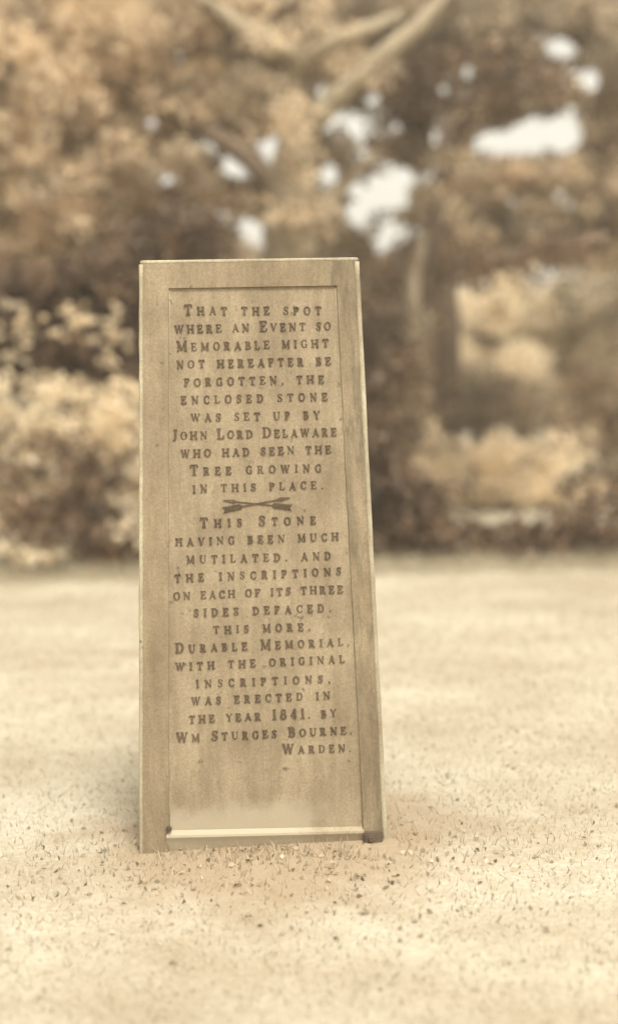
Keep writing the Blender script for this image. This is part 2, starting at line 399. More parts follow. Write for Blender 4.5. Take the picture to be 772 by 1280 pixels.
G['B'] = (0.72, stem(0.17) + [arc(0.30, 0.755, 0.22, 0.205, 90, -90, TK, TN), arc(0.30, 0.285, 0.27, 0.245, 90, -90, TK, TN), line((0.1, 0.96), (0.32, 0.96), TN), line((0.2, 0.53), (0.32, 0.53), TN), line((0.1, 0.04), (0.32, 0.04), TN)])
G['C'] = (0.78, [arc(0.45, 0.5, 0.32, 0.46, 48, 318, TK, TN, 20), tick(0.69, 0.98, 0.68), [[(0.66, 0.19), (0.72, 0.28)], [TN, TN]]])
G['D'] = (0.84, stem(0.17) + [arc(0.34, 0.5, 0.36, 0.455, 90, -90, TK, TN, 18), line((0.1, 0.955), (0.36, 0.955), TN), line((0.1, 0.045), (0.36, 0.045), TN)])
G['E'] = (0.72, stem(0.17) + [line((0.1, 0.957), (0.60, 0.957), TN), line((0.1, 0.043), (0.62, 0.043), TN), line((0.2, 0.51), (0.44, 0.51), TN), tick(0.60, 0.99, 0.76), tick(0.64, 0.0, 0.27), tick(0.45, 0.40, 0.62)])
G['F'] = (0.68, stem(0.17) + [line((0.1, 0.957), (0.58, 0.957), TN), line((0.2, 0.50), (0.42, 0.50), TN), tick(0.58, 0.99, 0.74), tick(0.43, 0.39, 0.61)])
G['G'] = (0.84, [arc(0.45, 0.5, 0.32, 0.46, 48, 312, TK, TN, 20), tick(0.69, 0.98, 0.68), line((0.68, 0.40), (0.68, 0.06), TK * .9), line((0.52, 0.42), (0.82, 0.42), TN)])
G['H'] = (0.90, stem(0.17) + stem(0.73) + [line((0.2, 0.5), (0.7, 0.5), TN)])
G['I'] = (0.40, stem(0.20))
G['J'] = (0.52, [[[(0.32, 1.0), (0.32, 0.25), (0.29, 0.06), (0.18, -0.04), (0.07, 0.02)], [TK, TK, TK * .8, TN, TN * 1.7]], serif(0.32, 1, 0.19, -1)])
G['K'] = (0.86, stem(0.17) + [line((0.68, 0.96), (0.22, 0.42), TN), line((0.34, 0.58), (0.70, 0.03), TK), serif(0.68, 1, 0.13, -1), serif(0.72, 0, 0.13)])
G['L'] = (0.68, stem(0.17) + [line((0.1, 0.043), (0.58, 0.043), TN), tick(0.60, 0.0, 0.28)])
G['M'] = (1.02, [line((0.15, 0.03), (0.17, 0.97), TN), line((0.17, 0.97), (0.48, 0.10), TK * .9), line((0.50, 0.08), (0.80, 0.97), TN), line((0.84, 0.97), (0.84, 0.03), TK), serif(0.15, 0, 0.12), serif(0.84, 0, 0.16), serif(0.11, 1, 0.1, -1), serif(0.89, 1, 0.11, -1)])
G['N'] = (0.90, [line((0.17, 0.03), (0.17, 0.95), TN), line((0.14, 0.97), (0.73, 0.06), TK), line((0.75, 0.97), (0.75, 0.03), TN), serif(0.17, 0, 0.12), serif(0.12, 1, 0.12, -1), serif(0.75, 1, 0.12, -1)])
G['O'] = (0.88, [arc(0.44, 0.5, 0.32, 0.46, 0, 360, TK, TN, 26)])
G['P'] = (0.70, stem(0.17) + [arc(0.32, 0.715, 0.24, 0.245, 90, -90, TK, TN), line((0.1, 0.96), (0.34, 0.96), TN), line((0.2, 0.47), (0.34, 0.47), TN)])
G['R'] = (0.82, stem(0.17) + [arc(0.32, 0.735, 0.23, 0.225, 90, -90, TK, TN), line((0.1, 0.96), (0.34, 0.96), TN), line((0.2, 0.51), (0.34, 0.51), TN), [[(0.36, 0.50), (0.50, 0.30), (0.60, 0.06), (0.78, 0.05)], [TN, TK, TK * .9, TN]]])
G['S'] = (0.64, [[[(0.54, 0.80), (0.45, 0.93), (0.31, 0.965), (0.16, 0.88), (0.13, 0.73), (0.22, 0.60), (0.34, 0.51), (0.47, 0.40), (0.53, 0.26), (0.46, 0.10), (0.30, 0.035), (0.16, 0.07), (0.08, 0.21)],
                 [TN, TN, TN, TK * .7, TK * .9, TK, TK, TK, TK * .9, TK * .7, TN, TN, TN]], tick(0.55, 0.97, 0.72), tick(0.08, 0.02, 0.29)])
G['T'] = (0.80, stem(0.40, TK, 1, 0) + [line((0.08, 0.957), (0.72, 0.957), TN), tick(0.08, 0.99, 0.72), tick(0.72, 0.99, 0.72)])
G['U'] = (0.86, [[[(0.17, 1.0), (0.17, 0.30), (0.23, 0.12), (0.36, 0.04), (0.47, 0.04), (0.60, 0.10), (0.69, 0.28), (0.70, 1.0)], [TK, TK, TK * .9, TN * 1.2, TN, TN, TN, TN]], serif(0.17, 1, 0.18, -1), serif(0.70, 1, 0.13, -1)])
G['V'] = (0.84, [line((0.15, 0.97), (0.43, 0.03), TK), line((0.71, 0.97), (0.44, 0.03), TN), serif(0.15, 1, 0.16, -1), serif(0.72, 1, 0.12, -1)])
G['W'] = (1.16, [line((0.14, 0.97), (0.36, 0.03), TK), line((0.58, 0.97), (0.37, 0.03), TN), line((0.57, 0.97), (0.79, 0.03), TK), line((1.02, 0.97), (0.80, 0.03), TN), serif(0.14, 1, 0.15, -1), serif(0.58, 1, 0.13, -1), serif(1.03, 1, 0.11, -1)])
G['Y'] = (0.82, [line((0.13, 0.97), (0.41, 0.45), TK), line((0.70, 0.97), (0.42, 0.45), TN), line((0.42, 0.5), (0.42, 0.0), TK), serif(0.13, 1, 0.15, -1), serif(0.70, 1, 0.12, -1), serif(0.42, 0, 0.17)])
G['1'] = (0.44, stem(0.22, TK, 1, 0) + [line((0.22, 0.96), (0.08, 0.84), TN)])
G['8'] = (0.64, [arc(0.32, 0.74, 0.17, 0.21, 0, 360, TK * .8, TN, 18), arc(0.32, 0.27, 0.21, 0.23, 0, 360, TK, TN, 18)])
G['4'] = (0.68, [line((0.46, 0.98), (0.08, 0.30), TN), line((0.08, 0.28), (0.62, 0.28), TN), line((0.46, 1.0), (0.46, 0.0), TK), serif(0.46, 0, 0.15)])
G['.'] = (0.26, [line((0.13, 0.0), (0.13, 0.16), 0.16)])
G[','] = (0.26, [[[(0.13, 0.15), (0.15, 0.04), (0.07, -0.16)], [0.15, 0.14, 0.04]]])
G['-'] = (0.3, [line((0.05, 0.4), (0.22, 0.4), TN)])

def raise_strip(bm, pts, ws, h0, h1, chw):
    """a raised stroke with sloping flanks; pts are (s, z)"""
    k = len(pts); P = [Vector(p) for p in pts]; closed = (P[0] - P[-1]).length < 1e-6
    L0, L1, R0, R1 = [], [], [], []
    for i in range(k):
        if closed and i in (0, k - 1): t = P[1] - P[-2]
        else: t = P[min(i + 1, k - 1)] - P[max(i - 1, 0)]
        t.normalize(); nrm = Vector((-t.y, t.x)); w = ws[i] / 2; e = Vector((0, 0))
        wt = max(w - chw, w * 0.45)
        if not closed and i == 0: e = t * chw * .6
        if not closed and i == k - 1: e = -t * chw * .6
        L0.append(bm.verts.new(W(*(P[i] + nrm * w), h0))); R0.append(bm.verts.new(W(*(P[i] - nrm * w), h0)))
        L1.append(bm.verts.new(W(*(P[i] + e + nrm * wt), h1))); R1.append(bm.verts.new(W(*(P[i] + e - nrm * wt), h1)))
    for i in range(k - 1):
        bm.faces.new((L1[i], L1[i + 1], R1[i + 1], R1[i])); bm.faces.new((L0[i], L0[i + 1], L1[i + 1], L1[i])); bm.faces.new((R1[i], R1[i + 1], R0[i + 1], R0[i]))
    if not closed:
        bm.faces.new((L0[0], L1[0], R1[0], R0[0])); bm.faces.new((L1[-1], L0[-1], R0[-1], R1[-1]))

LINES = [  # text (capital = tall letter), left x, right x, left baseline y, right baseline y (photograph), worn
 ('That the spot', 230, 402, 393.5, 392.5), ('where an Event so', 218, 414, 416.3, 412), ('Memorable might', 220.5, 411, 439, 433.3),
 ('not hereafter be', 220.5, 414, 460.5, 456), ('forgotten, the', 230, 405, 483, 478.5), ('enclosed stone', 226, 409.5, 504.8, 500.5),
 ('was set up by', 238.5, 400, 527, 523.5), ('John Lord Delaware', 215, 421, 550, 544.6), ('who had seen the', 225.7, 414, 572, 566.4),
 ('Tree growing', 237.6, 402, 594, 590), ('in this place.', 240.6, 404, 616.4, 611),
 ('This Stone', 249.7, 395, 660, 655), ('having been much', 219, 423.4, 683, 675.7), ('mutilated. and', 233, 414, 705, 699.7),
 ('the inscriptions', 218, 426.6, 728.3, 719.2), ('on each of its three', 216.6, 429, 750.5, 741.5), ('sides defaced.', 242, 414, 771.5, 765),
 ('this more.', 266.5, 388, 793, 788.6), ('Durable Memorial.', 219.4, 437, 817, 807.6), ('with the original', 219.4, 431, 839, 829),
 ('inscriptions,', 245, 413, 860.5, 854), ('was erected in', 239, 413, 882, 874.7), ('the year 1841. by', 236, 420.7, 905, 897),
 ('Wm Sturges Bourne,', 220, 440, 929, 918), ('Warden.', 353, 439, 943.5, 940.5)]
BIG, SMALL = 0.0268, 0.0205
worn = random.Random(5)
for text, xl, xr, yl, yr in LINES:
    A, B = face(xl, yl), face(xr, yr); L = math.hypot(B[0] - A[0], B[1] - A[1])
    items, x = [], 0.0
    for ch in text:
        if ch == ' ': x += 0.55 * SMALL; items.append(None); continue
        h = BIG if ch.isupper() or ch.isdigit() else SMALL
        gl = G[ch.upper()]; items.append((gl, h, x)); x += gl[0] * h
    gaps = max(1, len(text) - 1); sp = (L - x) / gaps; sx = 1.0
    if sp < 0.0012: sx = (L - 0.0012 * gaps) / x; sp = 0.0012
    bm = bmesh.new()
    for i, it in enumerate(items):
        if it is None: continue
        gl, h, x0 = it; x0 = x0 * sx + sp * i
        r = worn.random(); ht = 0.0024 if r > 0.18 else 0.0012
        rot = worn.uniform(-.02, .02); dy = worn.uniform(-.0005, .0005)
        for j, (pts, ws) in enumerate(gl[1]):
            q = []
            for (a, b) in pts:
                lx = a * h * sx; lz = b * h; lx, lz = lx - rot * lz, lz + rot * lx
                u = (x0 + lx) / L
                q.append((A[0] + (B[0] - A[0]) * u, A[1] + (B[1] - A[1]) * u + lz + dy))
            raise_strip(bm, q, [w * h * 1.28 for w in ws], -RD - 0.0004, -RD + ht + j * 0.00006, 0.0004)
    link('inscription_line', bm_mesh('inscription_line', bm), M['letter'], pillar)
# crossed arrows
def arrow(name, tip, tail):
    bm = bmesh.new(); A, B = Vector(face(*tip)), Vector(face(*tail)); d = (B - A); L = d.length; d.normalize(); n_ = Vector((-d.y, d.x))
    def Pn(a, b): v = A + d * a * L + n_ * b; return (v.x, v.y)
    dz = 0.0 if name == 'a' else 0.0005
    raise_strip(bm, [Pn(.10, 0), Pn(.9, 0)], [0.0036, 0.0036], -RD - .0004, -RD + .0020 + dz, .0006)
    raise_strip(bm, [Pn(0, 0), Pn(.08, 0), Pn(.15, 0), Pn(.20, 0)], [0.0008, .006, .0098, .0036], -RD - .0004, -RD + .0025 + dz, .0006)
    for k in range(8):                                       # barbs of the fletching
        a = .72 + k * .034
        for s in (-1, 1):
            raise_strip(bm, [Pn(a, 0), Pn(a + .045, s * 0.0078)], [.0042, .0028], -RD - .0004, -RD + .0022 + dz + k * .00007 + (s > 0) * .0001, .0005)
    o = link('crossed_arrow', bm_mesh('crossed_arrow', bm), M['letter'], pillar)
arrow('a', (278.5, 625.5), (364, 634.5)); arrow('b', (362.5, 622), (279.5, 637.5))

# ------------------------------------------------------------------ foliage
def leaf_mesh(name, cen, size, tone, mat, aspect=0.55, up=0.0):
    n = len(cen); a = rng.normal(size=(n, 3)); a /= np.linalg.norm(a, axis=1)[:, None]
    b = rng.normal(size=(n, 3)); b -= (b * a).sum(1)[:, None] * a; b /= np.linalg.norm(b, axis=1)[:, None]
    s = (size * rng.uniform(0.65, 1.3, n))[:, None]
    p = np.empty((n, 4, 3)); bend = np.cross(a, b) * s * 0.15
    p[:, 0] = cen - a * s * .5; p[:, 1] = cen + b * s * aspect * .5 + bend - a * s * .05
    p[:, 2] = cen + a * s * .5; p[:, 3] = cen - b * s * aspect * .5 + bend - a * s * .05
    me = bpy.data.meshes.new(name); me.vertices.add(4 * n); me.loops.add(4 * n); me.polygons.add(n)
    me.vertices.foreach_set('co', p.reshape(-1)); me.loops.foreach_set('vertex_index', np.arange(4 * n, dtype=np.int32))
    me.polygons.foreach_set('loop_start', np.arange(0, 4 * n, 4, dtype=np.int32)); me.polygons.foreach_set('loop_total', np.full(n, 4, dtype=np.int32))
    at_ = me.attributes.new('tone', 'FLOAT', 'FACE'); at_.data.foreach_set('value', np.clip(tone, 0, 1).astype(np.float32))
    me.materials.append(mat); me.update(); return me

def clumps_to_leaves(cl, per, lsize):
    """cl: list of (centre, radius, tone); leaves crowd the shell of each clump"""
    cen, tone = [], []
    for c, r, t in cl:
        k = max(8, int(1.7 * per * (r / 0.3) ** 2)); d = rng.normal(size=(k, 3)); d /= np.linalg.norm(d, axis=1)[:, None]
        rad = r * rng.uniform(0.35, 1.08, k) ** 0.7
        q = d * rad[:, None]; q[:, 2] *= 0.75
        cen.append(np.array(c)[None] + q); tone.append(t + rng.normal(0, 0.10, k))
    return np.concatenate(cen), np.concatenate(tone)

HOLES = [  # gaps in the crowns through which the sky shows (photograph pixels)
 (622, 178, 28, 15, 8), (660, 172, 30, 22, 0), (702, 168, 26, 25, -10), (738, 100, 12, 16, 0), (700, 60, 20, 12, 0), (578, 90, 12, 11, 0), (292, 207, 15, 16, 0), (320, 210, 20, 15, 0), (318, 290, 23, 15, 35),
 (411, 215, 12, 11, 0), (436, 234, 14, 8, 35), (494, 247, 20, 15, 20), (482, 297, 12, 23, 20), (446, 272, 15, 12, -15), (470, 230, 12, 11, 0),
 (443, 157, 13, 12, 0), (551, 172, 14, 14, 0), (558, 152, 12, 11, 0), (553, 220, 12, 11, 0), (502, 220, 14, 11, 0), (414, 134, 15, 9, 0), (402, 158, 11, 10, 0), (190, 153, 8, 8, 0), (208, 224, 8, 8, 0),
 (335, 180, 10, 8, 0), (515, 372, 9, 18, 0), (515, 345, 8, 10, 0), (345, 175, 10, 8, 0), (466, 124, 9, 9, 0)]
HOLES += [(random.uniform(190, 730), random.uniform(55, 300), random.uniform(5, 8), random.uniform(5, 7), 0) for _ in range(26)]
def in_hole(p, grow=0.0):
    x, y = proj(p)
    for hx, hy, a, b, ang in HOLES:
        c, s = math.cos(R(ang)), math.sin(R(ang)); dx, dy = x - hx, y - hy
        u, v = dx * c + dy * s, -dx * s + dy * c
        if (u / (a + grow)) ** 2 + (v / (b + grow)) ** 2 < 1: return True
    return False

def crown(parent, name, blobs, Y, depth, mat, lsize, per, rr=(0.11, 0.25), dens=1.0, gaps=True, zmin=0.05):
    """blobs: (px, py, rx, ry, tone) seen in the photograph; filled with leaf clumps in depth"""
    cl = []
    for bx, by, rx, ry, tn in blobs:
        c = at(bx, by, Y); sc = (Y - CAMLOC.y) / F; RX, RZ = rx * sc, ry * sc
        vol = RX * RZ * 3.14; r_m = sum(rr) / 2
        k = max(6, int(dens * 5.0 * vol / (3.14 * r_m * r_m)))
        for _ in range(k):
            while True:
                d = np.array([random.gauss(0, .5) for _ in range(3)])
                if (d ** 2).sum() < 1.6: break
            r = random.uniform(*rr)
            p = Vector((c.x + d[0] * RX, Y + d[1] * depth, c.z + d[2] * RZ))
            if p.z < zmin + r * 0.7: p.z = zmin + r * random.uniform(0.6, 0.9)
            if gaps:
                q = proj(p)
                if in_hole(p, r / ((p.y - CAMLOC.y) / F) * 0.35): continue
            cl.append((tuple(p), r, tn + random.gauss(0, 0.30) + (0.6 if random.random() < .07 else 0)))  # rare tone boost puts glints into the colour of some clumps
    cen, tone = clumps_to_leaves(cl, per, lsize)
    if gaps:                                                # stray leaves thinned out of the gaps
        m = CROT.transposed(); mm = np.array(m); q = (cen - np.array(CAMLOC)) @ mm.T
        x = CX + F * q[:, 0] / -q[:, 2]; y = CY - F * q[:, 1] / -q[:, 2]; keep = np.ones(len(cen), bool)
        for hx, hy, a, b, ang in HOLES:
            c, s = math.cos(R(ang)), math.sin(R(ang)); dx, dy = x - hx, y - hy
            keep &= ~(((dx * c + dy * s) / a) ** 2 + ((-dx * s + dy * c) / b) ** 2 < rng.uniform(0.75, 1.1, len(cen)))
        cen, tone = cen[keep], tone[keep]
    keep = cen[:, 2] > 0.02; cen, tone = cen[keep], tone[keep]
    me = leaf_mesh(name, cen - np.array(parent.location)[None], lsize, tone, mat)
    return link(name, me, None, parent)

def limb(parent, name, pts, radii, mat, seg=10):
    """pts: (px, py, Y) chain; smoothed and slightly crooked"""
    P = [at(*p) if not isinstance(p, Vector) else p for p in pts]
    out, rad = [], []
    for i in range(len(P) - 1):
        p0, p1, p2, p3 = P[max(i - 1, 0)], P[i], P[i + 1], P[min(i + 2, len(P) - 1)]
        for k in range(6):
            t = k / 6
            q = 0.5 * ((2 * p1) + (p2 - p0) * t + (2 * p0 - 5 * p1 + 4 * p2 - p3) * t * t + (3 * p1 - p0 - 3 * p2 + p3) * t ** 3)
            out.append(q + Vector((random.gauss(0, .01), random.gauss(0, .01), 0))); rad.append(radii[i] + (radii[i + 1] - radii[i]) * t)
    out.append(P[-1]); rad.append(radii[-1])
    bm = bmesh.new(); off = Vector(parent.location)
    tube(bm, [q - off for q in out], rad, seg, True, 0.05)
    return link(name, bm_mesh(name, bm, True), mat, parent)

def base(px, Y):
    p = at(px, 500, Y); return (p.x, Y, gz(p.x, Y))

# --- big pale-barked oak behind the pillar
Y = 8.4
oak = empty('oak_tree', base(352, Y), label='large oak behind the pillar with a pale forked trunk', cat='tree')
tr_ = Vector((at(350, 500, Y).x, Y, -0.1))
limb(oak, 'trunk', [tr_, (352, 480, Y), (360, 330, Y), (364, 240, Y), (372, 170, Y), (362, 100, Y)], [.34, .27, .23, .21, .17, .12], M['bark_pale'], 14)
limb(oak, 'limb', [(368, 185, Y), (392, 150, Y - .1), (440, 105, Y - .2), (505, 48, Y - .3), (560, -10, Y - .3)], [.13, .11, .095, .085, .05], M['bark_limb'])
limb(oak, 'limb', [(364, 110, Y), (376, 76, Y - .1), (430, 48, Y - .2), (500, 20, Y)], [.11, .09, .075, .05], M['bark_limb'])
limb(oak, 'limb', [(376, 80, Y - .1), (345, 56, Y - .2), (300, 30, Y), (240, -10, Y)], [.09, .08, .07, .05], M['bark_limb'])
limb(oak, 'limb', [(362, 250, Y), (300, 190, Y + .3), (220, 140, Y + .5), (100, 80, Y + .4)], [.12, .09, .07, .03], M['bark_dark'])
limb(oak, 'limb', [(362, 300, Y), (420, 240, Y + .2), (470, 190, Y + .4)], [.10, .07, .03], M['bark_pale'])
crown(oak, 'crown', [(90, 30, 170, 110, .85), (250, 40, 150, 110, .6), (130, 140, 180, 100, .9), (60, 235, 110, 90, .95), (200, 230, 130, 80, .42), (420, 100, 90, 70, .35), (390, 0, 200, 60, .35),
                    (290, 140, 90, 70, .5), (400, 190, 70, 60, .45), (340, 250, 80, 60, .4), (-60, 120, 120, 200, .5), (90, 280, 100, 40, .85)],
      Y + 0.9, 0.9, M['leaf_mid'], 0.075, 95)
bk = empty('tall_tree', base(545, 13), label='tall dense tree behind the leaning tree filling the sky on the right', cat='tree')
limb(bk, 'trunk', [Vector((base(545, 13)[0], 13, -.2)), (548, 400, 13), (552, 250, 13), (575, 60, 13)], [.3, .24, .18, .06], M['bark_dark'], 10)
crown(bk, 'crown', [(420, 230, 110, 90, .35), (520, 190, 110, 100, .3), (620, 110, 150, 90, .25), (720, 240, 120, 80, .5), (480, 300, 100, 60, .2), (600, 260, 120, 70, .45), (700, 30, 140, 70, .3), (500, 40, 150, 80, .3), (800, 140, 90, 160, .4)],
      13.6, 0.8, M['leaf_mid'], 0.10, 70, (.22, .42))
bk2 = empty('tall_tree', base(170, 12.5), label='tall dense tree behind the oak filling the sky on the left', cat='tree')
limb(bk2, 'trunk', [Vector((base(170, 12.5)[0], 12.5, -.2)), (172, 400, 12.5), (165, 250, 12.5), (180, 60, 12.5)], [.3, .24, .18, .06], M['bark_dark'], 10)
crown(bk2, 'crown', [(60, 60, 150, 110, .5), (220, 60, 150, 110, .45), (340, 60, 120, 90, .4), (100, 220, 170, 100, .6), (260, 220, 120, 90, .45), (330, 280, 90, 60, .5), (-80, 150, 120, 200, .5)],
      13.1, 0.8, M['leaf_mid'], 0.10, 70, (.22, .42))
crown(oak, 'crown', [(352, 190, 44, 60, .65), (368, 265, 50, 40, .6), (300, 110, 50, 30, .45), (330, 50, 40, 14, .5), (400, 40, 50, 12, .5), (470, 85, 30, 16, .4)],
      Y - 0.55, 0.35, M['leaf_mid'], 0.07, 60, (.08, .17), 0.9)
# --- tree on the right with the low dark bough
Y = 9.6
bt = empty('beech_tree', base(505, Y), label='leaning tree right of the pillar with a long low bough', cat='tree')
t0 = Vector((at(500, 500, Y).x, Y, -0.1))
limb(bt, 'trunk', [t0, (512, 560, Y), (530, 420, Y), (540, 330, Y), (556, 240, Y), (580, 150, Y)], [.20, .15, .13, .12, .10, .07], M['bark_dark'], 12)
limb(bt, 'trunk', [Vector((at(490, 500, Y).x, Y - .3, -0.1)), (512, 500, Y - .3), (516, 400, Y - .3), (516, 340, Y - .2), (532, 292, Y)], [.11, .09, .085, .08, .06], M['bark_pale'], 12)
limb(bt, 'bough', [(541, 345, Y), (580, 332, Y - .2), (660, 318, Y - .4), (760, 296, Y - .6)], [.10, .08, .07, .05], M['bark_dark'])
crown(bt, 'crown', [(600, 75, 150, 75, .04), (500, 130, 70, 60, .1), (480, 300, 70, 60, .15), (620, 225, 110, 50, .68), (700, 235, 90, 60, .72), (590, 312, 60, 22, .0), (670, 300, 80, 22, .02), (750, 285, 60, 22, .05), (760, 70, 90, 90, .3), (560, 160, 70, 60, .4),  # near-zero tones along the bough put the crown's shade into leaf colour
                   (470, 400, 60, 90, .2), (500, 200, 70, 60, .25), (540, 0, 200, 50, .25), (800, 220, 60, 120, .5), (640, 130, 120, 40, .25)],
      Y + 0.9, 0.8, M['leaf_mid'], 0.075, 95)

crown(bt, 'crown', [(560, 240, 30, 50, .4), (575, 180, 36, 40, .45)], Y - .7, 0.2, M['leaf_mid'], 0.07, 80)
crown(bt, 'crown', [(485, 320, 40, 60, .4), (600, 95, 120, 45, .4), (470, 410, 40, 80, .4), (620, 325, 70, 16, .5), (590, 335, 40, 14, .5), (700, 306, 60, 18, .5), (545, 110, 60, 50, .4), (500, 470, 40, 60, .5)], Y - .75, 0.5, M['leaf_dark'], 0.07, 80)  # darker leaves paint the crown's own shade along the bough
def shrub(label, px, Y, blobs, mat, lsize=0.07, per=85, depth=0.5, rr=(0.07, 0.17), group=None, name='shrub', stems=5, dens=1.0, gaps=False):
    s = empty(name, base(px, Y), label=label, cat='shrub' if name != 'fern_clump' else 'fern', group=group)
    for k in range(stems):
        b = random.choice(blobs); p = at(b[0] + random.uniform(-.4, .4) * b[2], b[1] - .2 * b[3], Y + random.uniform(-.2, .2))
        r0 = Vector((base(px, Y)[0] + random.uniform(-.15, .15), Y + random.uniform(-.1, .1), -0.05))
        m_ = r0.lerp(p, .5) + Vector((random.uniform(-.15, .15), 0, .1))
        limb(s, 'stem', [r0, m_, p], [.03, .022, .01], M['bark_dark'], 6)
    crown(s, 'foliage', blobs, Y, depth, mat, lsize, per, rr, dens, gaps)
    return s
# --- left: dark holly with sun flecks painted as pale leaves
shrub('dark holly bush at the far left with sun flecks painted as pale leaves', 80, 7.6, [(60, 400, 100, 70, .3), (20, 360, 90, 50, .3), (110, 350, 90, 50, .4), (80, 440, 100, 45, .3), (30, 440, 80, 50, .15), (150, 440, 60, 60, .3), (-60, 400, 80, 90, .3), (170, 330, 60, 40, .35)], M['leaf_dark'], name='holly_bush')
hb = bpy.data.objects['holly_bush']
crown(hb, 'painted_sun_flecks', [(100, 400, 60, 30, .8), (60, 480, 60, 20, .8), (140, 440, 30, 40, .8), (20, 420, 30, 60, .6)], 7.0, 0.15, M['leaf_pale'], 0.05, 260, (.02, .045), .09, False)  # pale clumps put highlights on the holly into leaf colour
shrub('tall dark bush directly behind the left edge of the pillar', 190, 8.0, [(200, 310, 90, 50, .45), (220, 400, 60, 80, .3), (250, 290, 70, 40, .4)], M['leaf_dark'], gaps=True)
shrub('pale bush painted as sunlit between the holly and the ground on the left', 40, 6.9, [(40, 530, 90, 50, .7), (90, 600, 80, 50, .5), (-20, 600, 80, 70, .5), (30, 640, 80, 40, .4)], M['leaf_pale'], dens=.6)  # sunlight on this bush comes from its pale leaf colour
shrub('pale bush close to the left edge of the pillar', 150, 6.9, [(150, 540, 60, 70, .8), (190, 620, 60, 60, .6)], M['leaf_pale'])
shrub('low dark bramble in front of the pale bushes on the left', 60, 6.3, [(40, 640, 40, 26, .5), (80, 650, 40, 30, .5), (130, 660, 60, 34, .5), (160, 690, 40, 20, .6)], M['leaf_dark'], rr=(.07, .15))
shrub('dark leaf clumps painted as shaded gaps in the pale bushes on the left', 110, 6.5, [(100, 570, 30, 46, .5), (130, 600, 20, 40, .4), (60, 556, 40, 12, .5), (20, 590, 30, 14, .5), (-20, 560, 30, 20, .5), (90, 620, 30, 20, .4)], M['leaf_dark'], rr=(.04, .09), dens=.8)  # dark clumps put the shade between the pale leaves into colour
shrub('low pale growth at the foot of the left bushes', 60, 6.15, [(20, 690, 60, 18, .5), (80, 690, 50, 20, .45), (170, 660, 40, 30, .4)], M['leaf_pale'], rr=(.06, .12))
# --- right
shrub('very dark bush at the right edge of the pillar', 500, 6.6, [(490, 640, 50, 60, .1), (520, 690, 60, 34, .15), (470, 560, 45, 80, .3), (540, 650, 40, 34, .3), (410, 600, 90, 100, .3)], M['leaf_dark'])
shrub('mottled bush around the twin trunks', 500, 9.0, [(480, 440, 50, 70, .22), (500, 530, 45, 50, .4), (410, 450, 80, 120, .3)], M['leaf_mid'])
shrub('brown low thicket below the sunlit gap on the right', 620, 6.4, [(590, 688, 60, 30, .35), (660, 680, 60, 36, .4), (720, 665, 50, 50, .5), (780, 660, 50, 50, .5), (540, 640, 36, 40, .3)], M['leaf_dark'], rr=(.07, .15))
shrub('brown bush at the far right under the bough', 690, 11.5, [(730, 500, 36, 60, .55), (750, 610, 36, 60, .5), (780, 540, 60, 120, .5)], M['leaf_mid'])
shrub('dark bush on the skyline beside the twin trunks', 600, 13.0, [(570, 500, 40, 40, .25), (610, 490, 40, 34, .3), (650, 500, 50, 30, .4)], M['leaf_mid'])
shrub('broad bright bush with full light put into its leaf colour beyond the right thicket', 615, 10.6, [(545, 590, 34, 30, .75), (600, 575, 50, 36, .8), (650, 610, 60, 48, .8), (700, 565, 34, 28, .7), (610, 645, 80, 26, .6), (660, 655, 60, 24, .55)], M['leaf_pale'], dens=1.3)  # brightness of the lit bush is painted by pale leaves

# --- trees further off, seen under the crowns
def far_tree(px, Y, top, w, label, mat='leaf_far', bot=500, tone=.5, lsize=0.11):
    t = empty('distant_tree', base(px, Y), label=label, cat='tree', group='trees on the far side of the clearing')
    limb(t, 'trunk', [Vector((base(px, Y)[0], Y, -0.2)), (px + random.uniform(-6, 6), (top + bot) / 2, Y), (px + random.uniform(-10, 10), top + 20, Y)], [.28, .2, .06], M['bark_dark'], 8)
    h = bot - top; bl = []
    for k in range(7):
        bl.append((px + random.uniform(-.5, .5) * w, top + h * random.uniform(.15, .85), w * random.uniform(.3, .55), h * random.uniform(.16, .3), tone + random.uniform(-.25, .25)))
    crown(t, 'crown', bl, Y, 1.6, M[mat], lsize, 60, (.3, .6), 1.0, True)
far_tree(610, 20, 345, 90, 'pale hazy tree seen beneath the low bough', mat='leaf_pale', tone=.4)  # pale leaves put part of the distance haze into these trees' colour
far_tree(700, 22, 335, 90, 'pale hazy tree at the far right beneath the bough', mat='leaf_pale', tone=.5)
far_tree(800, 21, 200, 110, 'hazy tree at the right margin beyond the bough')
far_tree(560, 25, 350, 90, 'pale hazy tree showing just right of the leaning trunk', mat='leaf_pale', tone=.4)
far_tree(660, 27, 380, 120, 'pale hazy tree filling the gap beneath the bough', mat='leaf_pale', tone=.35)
far_tree(520, 24, 380, 80, 'hazy tree showing between the twin trunks', tone=.4)
far_tree(400, 24, 320, 120, 'hazy tree hidden mostly behind the pillar')
far_tree(250, 23, 260, 140, 'hazy tree above the left corner of the pillar')
far_tree(100, 22, 200, 150, 'hazy tree behind the holly on the left')
far_tree(-60, 24, 150, 150, 'hazy tree at the left margin behind the holly')

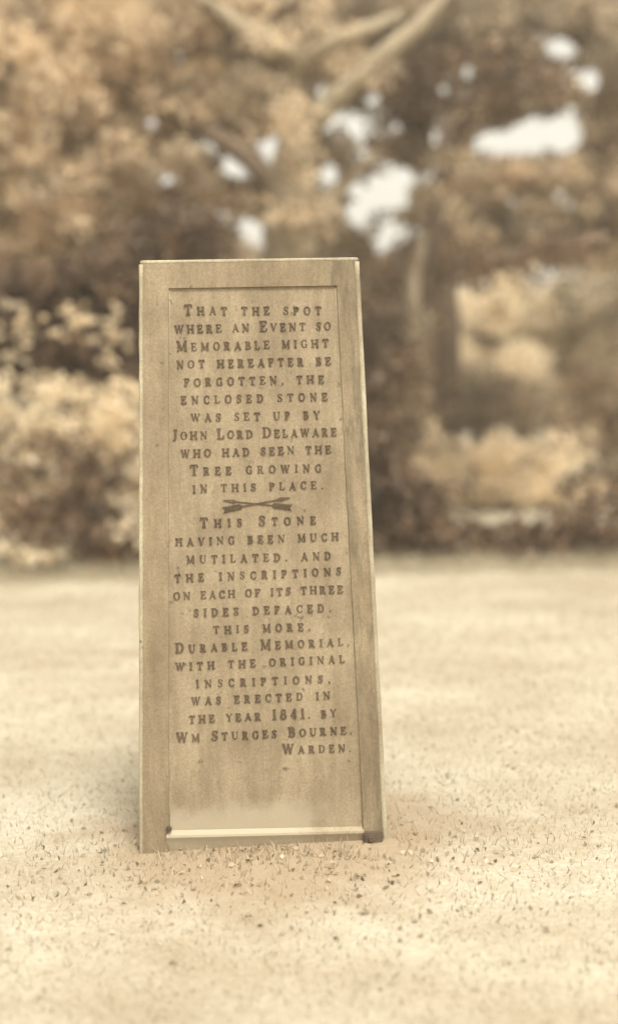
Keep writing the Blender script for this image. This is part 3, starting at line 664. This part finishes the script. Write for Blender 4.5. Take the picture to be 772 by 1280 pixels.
# --- the clearing goes on past both sides of the photograph: more bushes and trees, then the wood all round it
def copy_tree(src, loc, sc, label, group=None):
    o = src.copy(); C.objects.link(o); o.location = loc; o.scale = (sc, sc, sc); o.rotation_euler = (0, 0, random.uniform(-.5, .5)); o['label'] = label
    if group: o['group'] = group
    for ch in list(src.children):
        c = ch.copy(); C.objects.link(c); c.parent = o
for x, y, sc, lab in ((-4.6, 5.0, 1.0, 'small pale bush well to the left of the clearing edge'), (5.0, 4.6, 1.1, 'small pale bush well to the right of the clearing edge')):
    copy_tree(bpy.data.objects['shrub'], (x, y, gz(x, y)), sc, lab)
for x, y, sc, lab in ((-6.8, 9.5, 1.0, 'dark dense tree left of the photographed bushes'), (7.6, 11.5, 1.1, 'dark dense tree right of the photographed bushes'), (-12.5, 12.0, 1.2, 'dark dense tree far left of the clearing'), (13.5, 10.0, 1.2, 'dark dense tree far right of the clearing')):
    copy_tree(bk, (x, y, gz(x, y)), sc, lab)
cl = []
for i in range(1500):
    a = random.uniform(0, math.tau); r = random.uniform(38, 50); h = 3.6 + 1.4 * noise.noise(Vector((math.cos(a) * 4, math.sin(a) * 4, 2)))
    cl.append(((r * math.sin(a), r * math.cos(a), random.uniform(.3, h)), random.uniform(1.0, 2.2), .45 + random.gauss(0, .2)))
cen, tone = clumps_to_leaves(cl, 4.0, .5)
link('distant_wood', leaf_mesh('distant_wood', cen, .5, tone, M['leaf_far'], .7), None, kind='stuff', label='far off belt of woodland all round the clearing', cat='wood')

# ------------------------------------------------------------------ grass, litter and stones
def grass(name, n, xr, yr, hgt, label, mat, avoid=True, dens_fn=None):
    x = rng.uniform(*xr, n); y = rng.uniform(*yr, n)
    if dens_fn is not None: k = rng.random(n) < dens_fn(x, y); x, y = x[k], y[k]
    k = ~((np.abs(x - P0.x - .29) < 0.05) & (np.abs(y + .02) < .07)); x, y = x[k], y[k]
    k = ~((np.abs(x - P0.x) < 0.33) & (y > -0.005 + (x - P0.x) * .087) & (y < .55)); x, y = x[k], y[k]; n = len(x)
    z = np.array([gz(a, b) for a, b in zip(x, y)]); h = hgt * rng.uniform(.4, 1.2, n); a = rng.uniform(0, math.tau, n)
    wv = np.stack([np.cos(a), np.sin(a), np.zeros(n)], 1) * (0.0016 * rng.uniform(.6, 1.4, n))[:, None]
    le = rng.normal(0, .55, (n, 2)); b0 = np.stack([x, y, z - .002], 1)
    tip = b0 + np.stack([le[:, 0] * h, le[:, 1] * h, h], 1)
    p = np.stack([b0 - wv, b0 + wv, tip], 1).reshape(-1)
    me = bpy.data.meshes.new(name); me.vertices.add(3 * n); me.loops.add(3 * n); me.polygons.add(n)
    me.vertices.foreach_set('co', p); me.loops.foreach_set('vertex_index', np.arange(3 * n, dtype=np.int32))
    me.polygons.foreach_set('loop_start', np.arange(0, 3 * n, 3, dtype=np.int32)); me.polygons.foreach_set('loop_total', np.full(n, 3, dtype=np.int32))
    q = me.attributes.new('tone', 'FLOAT', 'FACE'); q.data.foreach_set('value', rng.uniform(.1, .9, n).astype(np.float32))
    me.update(); link(name, me, mat, kind='stuff', label=label, cat='grass')
grass('grass', 150000, (-2.6, 2.6), (-1.6, 6.0), 0.020, 'short straw coloured turf over the clearing', M['straw'], dens_fn=lambda x, y: 1 - 0.85 * np.exp(-(x / .5) ** 2 - ((y + .12) / .28) ** 2))
grass('fringe_grass', 26000, (-3.2, 3.4), (5.5, 6.8), 0.12, 'rough taller grass along the foot of the bushes', M['straw'])
grass('tufted_grass', 8000, (-0.75, 0.85), (-0.5, 0.3), 0.030, 'longer dull tufts round the foot of the pillar', M['straw_dull'],
      dens_fn=lambda x, y: np.exp(-((x + 0.1) / .36) ** 2 - ((y + .03) / .16) ** 2))
n = 420; lx = rng.normal(0, .42, n); ly = rng.normal(-.12, .2, n); kk = ~((np.abs(lx - P0.x) < .32) & (ly > -.01)); lx, ly = lx[kk], ly[kk]
cz = np.array([[a, b, gz(a, b) + .006] for a, b in zip(lx, ly)])
link('leaf_litter', leaf_mesh('leaf_litter', cz, 0.016, rng.uniform(0, 1, len(cz)), M['litter'], .6), None, kind='stuff', label='crumbled dead leaves scattered at the foot of the pillar', cat='litter')
bm = bmesh.new(); pl = []
for i in range(260):
    x, y = random.gauss(0, .8), random.uniform(-1.2, 1.5)
    if abs(x - P0.x) < .34 and y > -.02: continue
    s = random.uniform(.002, .007)
    bmesh.ops.create_icosphere(bm, subdivisions=1, radius=s, matrix=Matrix.Translation((x, y, gz(x, y) + s * .3)) @ Euler((random.random() * 3, random.random() * 3, 0)).to_matrix().to_4x4() @ Matrix.Diagonal((1.2, .9, .65, 1)))
me = bm_mesh('pebbles', bm); link('pebbles', me, M['pebble'], kind='stuff', label='small pale pebbles strewn over the bare earth', cat='pebbles')

print('tris', sum(len(o.data.loop_triangles) or sum(len(p.vertices)-2 for p in o.data.polygons) for o in scn.objects if o.type=='MESH'))
# ------------------------------------------------------------------ haze volume added to lift the dark tones
if ADDED_HAZE:
    bm = bmesh.new(); bmesh.ops.create_cube(bm, size=1, matrix=Matrix.Translation((0, 100, 6.5)) @ Matrix.Diagonal((1100, 1150, 20, 1)))
    me = bm_mesh('haze', bm); m = bpy.data.materials.new('added_haze'); m.use_nodes = True; n = m.node_tree; n.nodes.clear()  # haze is an added volume that lifts the dark tones
    v = n.nodes.new('ShaderNodeVolumePrincipled'); v.inputs['Color'].default_value = (1, .93, .8, 1); v.inputs['Density'].default_value = ADDED_HAZE
    v.inputs['Anisotropy'].default_value = 0.3
    o_ = n.nodes.new('ShaderNodeOutputMaterial'); n.links.new(v.outputs[0], o_.inputs['Volume'])
    link('haze', me, m, kind='stuff', label='thin pale haze over the clearing, added to lift the dark tones')
